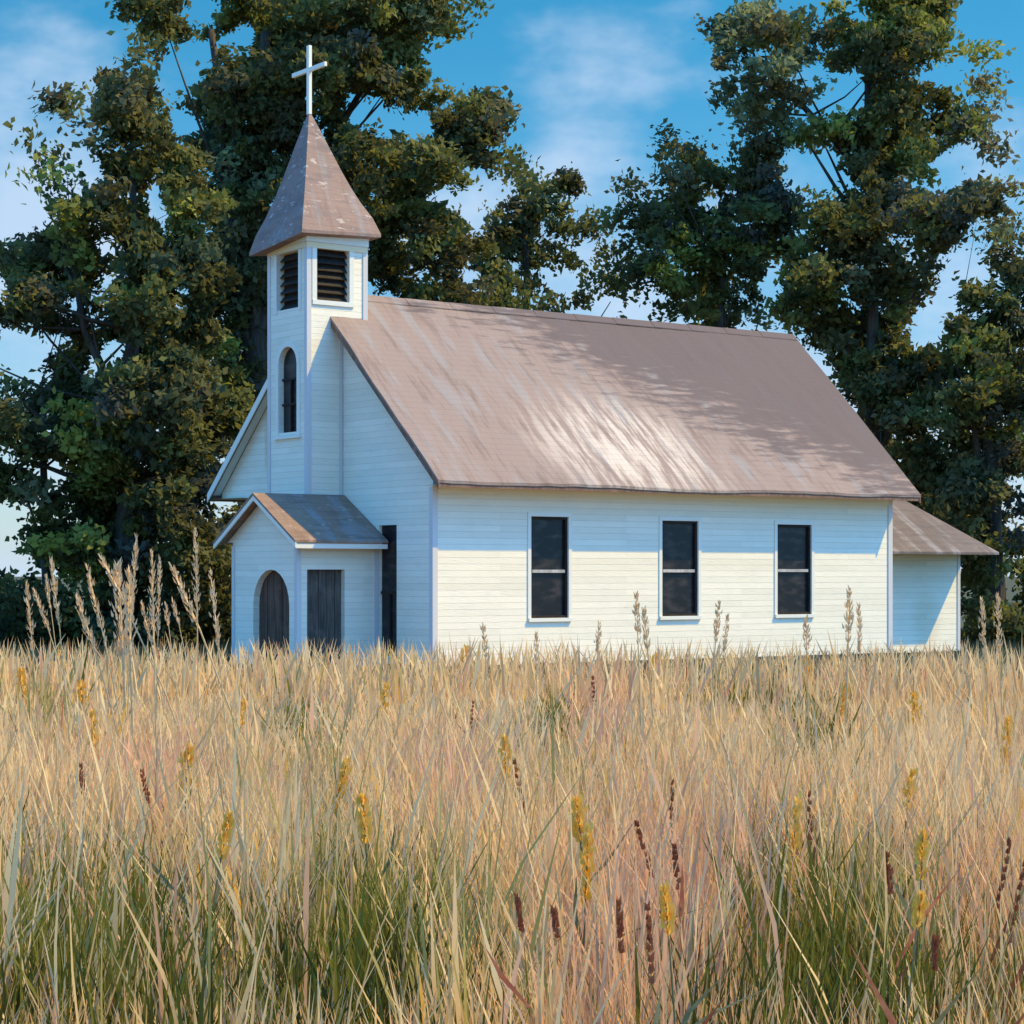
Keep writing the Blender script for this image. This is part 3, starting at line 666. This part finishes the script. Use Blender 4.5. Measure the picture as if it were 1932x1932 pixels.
# patches of green, pink, sage (picture position of the patch, radii, kind, strength)
PATCH = [(40, 1760, 70, 150, 'green', 1.6), (30, 1900, 90, 70, 'deep', 1.0), (255, 1800, 90, 150, 'green', 1.8), (300, 1880, 80, 70, 'deep', 1.5), (150, 1700, 60, 120, 'green', .9), (350, 1700, 50, 130, 'sage', 1.2), (520, 1850, 70, 110, 'deep', 1.3), (470, 1800, 50, 120, 'green', .9),
         (690, 1770, 90, 150, 'green', 2.0), (740, 1850, 90, 100, 'deep', 1.6), (640, 1600, 60, 110, 'sage', 1.2), (850, 1760, 70, 160, 'sage', 1.6), (560, 1370, 60, 90, 'green', 1.1), (600, 1480, 50, 90, 'sage', 1.0), (1040, 1370, 45, 100, 'green', 1.2), (1080, 1480, 45, 70, 'sage', 1.0),
         (1420, 1310, 150, 45, 'green', 1.1), (1530, 1400, 60, 90, 'green', .9), (1480, 1750, 110, 170, 'green', 1.5), (1600, 1820, 130, 120, 'green', 2.0), (1560, 1890, 110, 70, 'deep', 1.4), (1700, 1700, 90, 120, 'sage', 1.3), (1330, 1880, 60, 70, 'deep', .9), (1900, 1860, 60, 90, 'green', 1.2), (1760, 1890, 60, 60, 'green', .8),
         (100, 1340, 60, 50, 'sage', 1.3), (1150, 1790, 110, 170, 'pink', 1.3), (1330, 1620, 120, 130, 'pink', .9), (1250, 1700, 130, 130, 'pink', .6), (330, 1730, 45, 120, 'pink', 1.4), (850, 1500, 60, 90, 'pink', .8), (1130, 1360, 50, 90, 'pink', 1.2), (1400, 1780, 60, 120, 'pink', 1.3), (60, 1640, 60, 90, 'lilac', .8), (480, 1730, 60, 90, 'lilac', .9), (1850, 1700, 80, 120, 'pink', .8),
         (300, 1480, 80, 60, 'pink', .9), (1450, 1560, 60, 90, 'lilac', .7), (1800, 1480, 100, 100, 'pale', .8), (950, 1640, 120, 140, 'straw', .6)]
def meadow(n, y0, y1, seed, spread=2.2):
    r = np.random.default_rng(seed)
    # sample depth with more blades close by, then cluster in tufts
    nt = n // 9
    d = y0 + (y1 - y0) * r.random(nt) ** 1.15
    x = r.uniform(-1, 1, nt) * (d * .2415 + spread)
    x = np.repeat(x, 9); d = np.repeat(d, 9)
    tl = np.repeat(r.normal(0, .10, nt), 9); th = np.repeat(r.uniform(.75, 1.15, nt), 9); tcol = np.repeat(r.random(nt), 9)
    sc_ = np.clip(d / 14, .6, 2.2)
    x = x + r.normal(0, .07, len(x)) * sc_; d = d + r.normal(0, .09, len(d)) * sc_
    return x, d, tl, th, tcol, r
def grass_mesh(name):
    x, d, tl, th, tcol, r = meadow(270000, 5.6, 36.5, 31)
    n = len(x)
    # keep the church footprint clear
    lx = (x - church.location.x) * math.cos(TH) + (d - 37) * math.sin(TH); ly = -(x - church.location.x) * math.sin(TH) + (d - 37) * math.cos(TH)
    inside = ((lx > -.06) & (lx < 14.7) & (ly > -.1) & (ly < 6.6)) | ((lx > -1.95) & (lx < .1) & (ly > 1.6) & (ly < 4.3))
    hmax = np.clip(1.02 - .0255 * d, .14, .80)
    h = hmax * th * r.uniform(.55, 1.12, n)
    tall = r.random(n) < np.where(d > 24, np.where(th > 1.09, .42, .02), .030); h = np.where(tall, h * 1.25 + np.where(d > 24, r.uniform(.05, .50, n) * np.where(th > 1.09, 1.2, .6), .10), h)
    px = CX + F * x / d; py = HZ + F * (EYE - .55 * h) / d
    # colour choice by patch weights
    kinds = np.zeros((n, len(PN)))
    base = {'straw': 1.0, 'pale': .75, 'dun': .55, 'sage': .10, 'pink': .30, 'ochre': .12, 'green': .025, 'rust': .045, 'lilac': .07, 'deep': .0}
    for k, v in base.items(): kinds[:, PN.index(k)] = v
    low = np.clip((py - 1560) / 370, 0, 1)
    kinds[:, PN.index('green')] += .30 * low; kinds[:, PN.index('sage')] += .25 * low; kinds[:, PN.index('deep')] += .18 * low
    for (gx, gy, rx, ry, k, w_) in PATCH:
        kinds[:, PN.index(k)] += w_ * ((4.4 if gy > 1550 else 2.4) if k in ('green', 'deep') else 4.6) * np.exp(-((px - gx) / (rx * .8)) ** 2 - ((py - gy - (50 if gy > 1550 else 0)) / (ry * .75)) ** 2) * r.uniform(.3, 1.7, n // 9 + 1).repeat(9)[:n]
    kinds[:, PN.index('deep')] *= ~tall; kinds[:, PN.index('green')] *= np.where(tall, .2, 1)
    gw = kinds[:, PN.index('green')] + kinds[:, PN.index('deep')]
    cs = np.cumsum(kinds, 1); cs /= cs[:, -1:]
    u = np.clip(tcol * .72 + r.random(n) * .28, 0, .999)
    ki = (u[:, None] > cs).sum(1)
    col = PC[ki] * r.uniform(.78, 1.2, (n, 1))
    isgreen = np.isin(ki, [PN.index('green'), PN.index('deep'), PN.index('sage')])
    h = np.where(isgreen | tall, h, h * (1 - .38 * np.clip(gw / 5, 0, 1)))
    head = (~isgreen) & (r.random(n) < .30)
    wd = np.where(isgreen, r.uniform(.004, .014, n), r.uniform(.003, .011, n)) * np.clip(d / 13, .75, 1.8)
    h = np.where(isgreen & ~tall, h * .93, h)
    ok = ~inside & (np.abs(px - 966) < 1400)
    idx = np.nonzero(ok)[0]; x, d, h, wd, col, head, tl = x[idx], d[idx], h[idx], wd[idx], col[idx], head[idx], tl[idx]; n = len(x)
    ang = r.uniform(0, math.pi, n)                       # facing of the blade
    fx, fy = np.cos(ang * .45 + .10), np.sin(ang * .45 + .10)
    lean = tl + r.normal(0, .11, n) + .02; leany = r.normal(0, .11, n)
    bend = r.normal(0, .14, n)
    T4 = np.array((0, .38, .72, 1.0))
    Wb = np.array((.9, 1.0, .72, .06)); Wh = np.array((.45, .42, 1.35, .10))
    V = np.zeros((n, 8, 3)); C8 = np.zeros((n, 8, 3))
    for k, t in enumerate(T4):
        cx_ = x + (lean * t + bend * t * t) * h; cy_ = d + leany * t * h; cz_ = h * t * (1 - .12 * np.abs(bend) * t) - .04
        ww = wd * np.where(head, Wh[k], Wb[k])
        for s_, j in ((-1, 2 * k), (1, 2 * k + 1)):
            V[:, j, 0] = cx_ + s_ * ww * fx; V[:, j, 1] = cy_ + s_ * ww * fy; V[:, j, 2] = cz_
            C8[:, j] = col
    q = np.array([[0, 1, 3, 2], [2, 3, 5, 4], [4, 5, 7, 6]])
    fa = (np.arange(n)[:, None, None] * 8 + q[None]).reshape(-1, 4)
    o = quads(name, V.reshape(-1, 3), fa, C8.reshape(-1, 3), M_grass)
    o['kind'] = 'stuff'
    return o
gr = grass_mesh('grass'); gr['label'] = 'dry straw-coloured meadow grass with green tufts in front of the church'; gr['category'] = 'grass'
# short grass behind and beside the church, tree shade put into its colour
r = np.random.default_rng(41); n = 26000
d = r.uniform(34, 60, n); x = r.uniform(-1, 1, n) * (d * .2415 + 2)
lx = (x - church.location.x) * math.cos(TH) + (d - 37) * math.sin(TH); ly = -(x - church.location.x) * math.sin(TH) + (d - 37) * math.cos(TH)
ok = ~((lx > -2.2) & (lx < 14.5) & (ly > -.4) & (ly < 6.7)); d, x = d[ok], x[ok]; n = len(d)
h = r.uniform(.10, .30, n); wd = r.uniform(.012, .03, n); ln = r.normal(0, .3, n) * h
V = np.stack([np.stack([x - wd, d, 0 * h - .04], 1), np.stack([x + wd, d, 0 * h - .04], 1), np.stack([x + ln + wd * .2, d + .02, h], 1), np.stack([x + ln - wd * .2, d + .02, h], 1)], 1).reshape(-1, 3)
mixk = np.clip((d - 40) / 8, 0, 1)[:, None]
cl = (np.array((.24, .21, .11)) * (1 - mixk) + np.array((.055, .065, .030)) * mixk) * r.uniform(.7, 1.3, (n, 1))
sg = quads('lawn_grass', V, None, np.repeat(cl, 4, 0), M_grass); sg['kind'] = 'stuff'; sg['label'] = 'short grass tinted dark for tree shade behind the church'; sg['category'] = 'grass'
# ------------------------------------------------------------------ single stalks that stand out
def plantmat(name, a, b, trans=.25):
    m, g = mat(name); n_ = g.noise(g.tc, 18, 3)
    finish(g, g.mix(g.step(n_, .35, .68), a, b), .65, trans=trans); return m
M_straw = plantmat('straw_stem', (.66, .46, .22), (.76, .55, .28))
M_seed = plantmat('straw_seed_head', (.72, .50, .26), (.84, .62, .36))
M_yel = plantmat('yellow_flower', (.90, .48, .05), (.92, .60, .14))
M_red = plantmat('maroon_dock', (.30, .075, .032), (.42, .15, .06))
M_grn = plantmat('green_stem', (.16, .15, .06), (.26, .22, .10))
def blade(mb, p0, p1, w0, bow=0.0):
    p0, p1 = np.array(p0, float), np.array(p1, float); md = (p0 + p1) / 2 + np.array((bow, 0, 0))
    for a, b, wa, wb in ((p0, md, w0 * .6, w0), (md, p1, w0, w0 * .1)):
        mb.face(a + (-wa, 0, 0), a + (wa, 0, 0), b + (wb, .005, 0), b + (-wb, .005, 0))
def stalk(kind, name, tip, z, bot, label, cat, group, stem_m, head_m, hw, seed, head_frac=None):
    """tip / bot: picture positions of the top and the lower end of the visible head; z: height of the tip above the ground"""
    r = np.random.default_rng(seed)
    D = F * (EYE - z) / (tip[1] - HZ) if kind != 'tall' else 15 + (seed * 7 % 5) * 1.1
    if kind == 'tall': z = EYE - (tip[1] - HZ) * D / F
    hw = hw * (D / 15 if kind == 'tall' else D / 9 * .85 if kind == 'flower' else D / 10 * .36)
    xt = (tip[0] - CX) * D / F; xb = (bot[0] - CX) * D / F; zb = EYE - (bot[1] - HZ) * D / F
    sl = (xt - xb) / max(.05, z - zb); x0 = xb - sl * .75 * zb
    root = empty(name, (x0, D, 0), 0, label, cat, group)
    tipv = np.array((xt - x0, r.normal(0, .03), z)); hb = np.array((xb - x0, 0, zb))
    st = MB(); st.tube([(0, 0, -.05), tuple(hb * .5 + np.array((sl * -.04, 0, 0))), tuple(hb), tuple(hb + (tipv - hb) * .9)], [.0055 * hw, .0048 * hw, .004 * hw, .002 * hw], 5)
    if kind != 'tall':
        for k in range(3):
            a = hb * r.uniform(.2, .8); blade(st, a, a + np.array((r.normal(0, .14), r.normal(0, .1), r.uniform(.12, .3))), .008, r.normal(0, .02))
    st.build('stem', stem_m, root)
    hd = MB(); Lh = np.linalg.norm(tipv - hb); nfl = int(40 + Lh * (260 if kind == 'flower' else 150))
    for k in range(nfl):
        t = r.random() ** .9
        if kind == 'dock': t = min(1, (int(t * 8) + r.normal(.5, .16)) / 8.2)
        p = hb + (tipv - hb) * t
        wdt = hw * (.020 if kind == 'tall' else .024) * (math.sin(math.pi * min(1, t * .86 + .12)) ** .6) * (1.0 if r.random() < .8 else 1.6)
        a = r.uniform(0, 2 * math.pi); q = p + np.array((math.cos(a), math.sin(a), 0)) * wdt * r.uniform(.1, 1)
        ln_ = (.034 if kind == 'tall' else .024) * (.6 + .4 * hw) * r.uniform(.6, 1.3); ws = (.006 if kind == 'tall' else .011) * r.uniform(.7, 1.3) * (.5 + .5 * hw)
        up = np.array((sl * .7 + math.cos(a) * .35, math.sin(a) * .35, 1.0)); up /= np.linalg.norm(up)
        sd = np.cross(up, (math.sin(a + .7), math.cos(a), .2)); sd /= np.linalg.norm(sd)
        hd.face(q - up * ln_ * .3, q + sd * ws, q + up * ln_, q - sd * ws)
    hd.build('seed_head' if kind != 'flower' else 'flower_head', head_m, root)
    return root
TALL = [((98, 1054), (112, 1180), 1.0, 'straight slender pale grass plume at the left, against the black gap in the trees'),
        ((51, 1099), (62, 1230), 1.0, 'short upright grass plume nearest the left edge of the picture'),
        ((86, 1086), (96, 1150), .7, 'small thin grass plume touching the straight plume on its left'),
        ((62, 1112), (92, 1190), .9, 'grass plume leaning left beside the hedge end at the left edge'),
        ((142, 1119), (180, 1230), 1.4, 'thick short grass plume with an ochre waist, third cluster from the left'),
        ((164, 1069), (200, 1220), 1.2, 'long grass plume leaning left next to the thick short plume'),
        ((189, 1052), (222, 1110), 1.3, 'left-leaning outer plume of the densest straw bunch'),
        ((222, 1065), (232, 1240), 2.6, 'broadest feathery plume, core of the densest straw bunch at the left'),
        ((240, 1075), (246, 1240), 2.2, 'second broad plume pressed against the core of the densest straw bunch'),
        ((256, 1010), (249, 1150), 1.1, 'tall vertical plume on the right side of the densest straw bunch'),
        ((286, 1040), (291, 1230), 1.2, 'greyish upright plume right of the densest straw bunch'),
        ((302, 1052), (298, 1200), .8, 'beaded thin plume behind the greyish upright plume'),
        ((268, 1136), (285, 1210), .9, 'low plume leaning left at the foot of the greyish upright plume'),
        ((320, 1065), (376, 1185), 1.5, 'long plume slanting strongly left, midway to the porch'),
        ((369, 998), (372, 1165), 1.0, 'tallest thin plume, upright, crossing the strongly slanting one'),
        ((396, 1077), (412, 1220), 1.1, 'upright plume closest to the white porch wall'),
        ((326, 1132), (338, 1180), .7, 'tiny plume in the dark gap beneath the strongly slanting one'),
        ((312, 1140), (318, 1180), .7, 'tiny upright plume left of the other tiny plume in the dark gap'),
        ((1200, 1118), (1204, 1215), 1.0, 'tallest straw plume in front of the church wall, left of the second window'),
        ((1215, 1150), (1222, 1225), 1.2, 'straw plume just right of the tallest one before the church wall'),
        ((1130, 1172), (1128, 1235), .9, 'thin plume before the wall between the first and second windows'),
        ((1356, 1135), (1350, 1210), 1.0, 'curved plume before the wall between the second and third windows'),
        ((1372, 1160), (1366, 1230), .8, 'small plume right of the curved one by the second window'),
        ((1520, 1165), (1522, 1230), 1.1, 'straw plume standing right under the third window'),
        ((1604, 1112), (1600, 1215), 1.4, 'thick straw plume before the right end of the long church wall'),
        ((1616, 1140), (1622, 1230), .9, 'thinner plume beside the thick one at the right end of the wall'),
        ((1852, 1130), (1858, 1240), .9, 'straw plume right of the lean-to against the dark tree'),
        ((1880, 1120), (1886, 1240), 1.0, 'taller straw plume right of the lean-to near the right edge'),
        ((912, 1178), (916, 1240), .9, 'lone straw plume below and left of the first long window'),
        ((1012, 1195), (1012, 1250), .8, 'small straw plume right under the first long window')]
for i, (t, b, hw, lab) in enumerate(TALL):
    stalk('tall', 'tall_grass_stalk', t, 0, b, lab, 'grass stalk', 'tall pale grass plumes above the meadow', M_straw, M_seed, hw, i + 100)
YEL = [((40, 1262), (50, 1420), .70, 1.4, 'long yellow flower spike nearest the left edge'),
       ((150, 1285), (156, 1330), .66, 1.0, 'short yellow flower spike right of the leftmost long one'),
       ((172, 1345), (186, 1470), .78, 1.2, 'slightly leaning yellow spike below the short one on the left'),
       ((358, 1405), (350, 1520), .85, 1.6, 'thick yellow spike in the meadow directly below the porch left wall'),
       ((458, 1325), (452, 1380), .78, 1.0, 'short yellow spike below the porch arch'),
       ((656, 1435), (628, 1530), .88, 1.5, 'right-leaning yellow spike below the dark side window'),
       ((432, 1540), (415, 1630), .92, 1.2, 'right-leaning yellow spike low on the left above the green tufts'),
       ((684, 1505), (690, 1590), .90, 1.2, 'yellow spike under the right-leaning one in the middle left'),
       ((728, 1290), (716, 1410), .72, 1.1, 'tall narrow yellow spike just below the facade corner'),
       ((880, 1222), (872, 1360), .62, 1.7, 'broad yellow spike overlapping the foot of the church wall'),
       ((952, 1390), (956, 1490), .86, 1.1, 'dull yellow spike below the first long window'),
       ((1088, 1505), (1096, 1590), .90, 1.6, 'stubby broad yellow spike in the middle of the meadow'),
       ((1110, 1560), (1104, 1710), .95, 1.2, 'long dull yellow spike under the stubby one'),
       ((1254, 1675), (1262, 1770), .98, 1.3, 'yellow spike low among the pink grass'),
       ((1240, 1235), (1232, 1275), .58, 1.4, 'small yellow spike at the foot of the wall below the second window'),
       ((1524, 1238), (1518, 1290), .60, 1.2, 'small yellow spike at the foot of the wall below the third window'),
       ((1596, 1290), (1568, 1460), .74, 1.1, 'long curved yellow spike below the right end of the wall'),
       ((1724, 1308), (1722, 1440), .74, 1.1, 'upright yellow spike below the lean-to'),
       ((1906, 1352), (1890, 1490), .80, 1.0, 'long thin yellow spike nearest the right edge'),
       ((1502, 1500), (1490, 1690), .92, 1.0, 'very long thin yellow spike below the third window'),
       ((1722, 1455), (1712, 1530), .86, 1.0, 'small yellow spike under the upright one below the lean-to'),
       ((1744, 1570), (1738, 1660), .95, 1.1, 'yellow spike above the green tufts on the right'),
       ((1738, 1690), (1730, 1750), 1.0, 1.2, 'lowest yellow spike, among the green tufts on the right')]
for i, (t, b, z, hw, lab) in enumerate(YEL):
    stalk('flower', 'yellow_flower_spike', t, z, b, lab, 'wildflower', 'yellow flower spikes in the meadow', M_grn, M_yel, hw, i + 200)
RED = [((970, 1430), (990, 1540), .86, 1.0, 'maroon dock stalk leaning left below the first long window'),
       ((1118, 1275), (1122, 1345), .70, .9, 'dark dock stalk close to the wall, upright, below the second window'),
       ((893, 1320), (888, 1385), .70, .7, 'small dark dock stalk beside the broad yellow spike'),
       ((1268, 1465), (1266, 1600), .88, .7, 'thin upright maroon stalk in the middle right of the meadow'),
       ((1198, 1545), (1232, 1660), .92, .9, 'left-leaning maroon stalk in the pink grass'),
       ((1274, 1595), (1280, 1680), .93, .8, 'maroon stalk with a dark head in the pink grass, right of the left-leaning one'),
       ((1525, 1490), (1530, 1600), .90, .8, 'maroon stalk beside the very long yellow spike'),
       ((1672, 1608), (1680, 1690), .95, 1.1, 'thick dark maroon stalk below the gap between wall and lean-to'),
       ((1912, 1580), (1880, 1720), .93, .6, 'thin red stalk slanting right near the right edge'),
       ((1165, 1690), (1172, 1800), 1.0, .9, 'maroon stalk low in the pink grass, left one of a pair'),
       ((1222, 1700), (1230, 1860), 1.0, .8, 'tall maroon stalk low in the pink grass, right one of a pair'),
       ((975, 1690), (985, 1760), .98, .7, 'small red stalk in pale grass left of the pink grass'),
       ((1045, 1720), (1052, 1770), 1.0, .7, 'short dark red stalk bordering the pink grass on the left'),
       ((152, 1440), (158, 1500), .84, .8, 'short red stalk among the yellow spikes on the left'),
       ((268, 1450), (282, 1520), .86, 1.2, 'reddish tangled dock stalk left of the thick yellow spike'),
       ((1768, 1775), (1762, 1830), 1.02, .8, 'short crimson stalk low on the right in the green tufts'),
       ((1925, 1610), (1900, 1790), .96, .6, 'second thin red stalk cut by the right edge')]
for i, (t, b, z, hw, lab) in enumerate(RED):
    stalk('dock', 'dock_stalk', t, z, b, lab, 'wild plant', 'dark red dock stalks in the meadow', M_red, M_red, hw, i + 300)
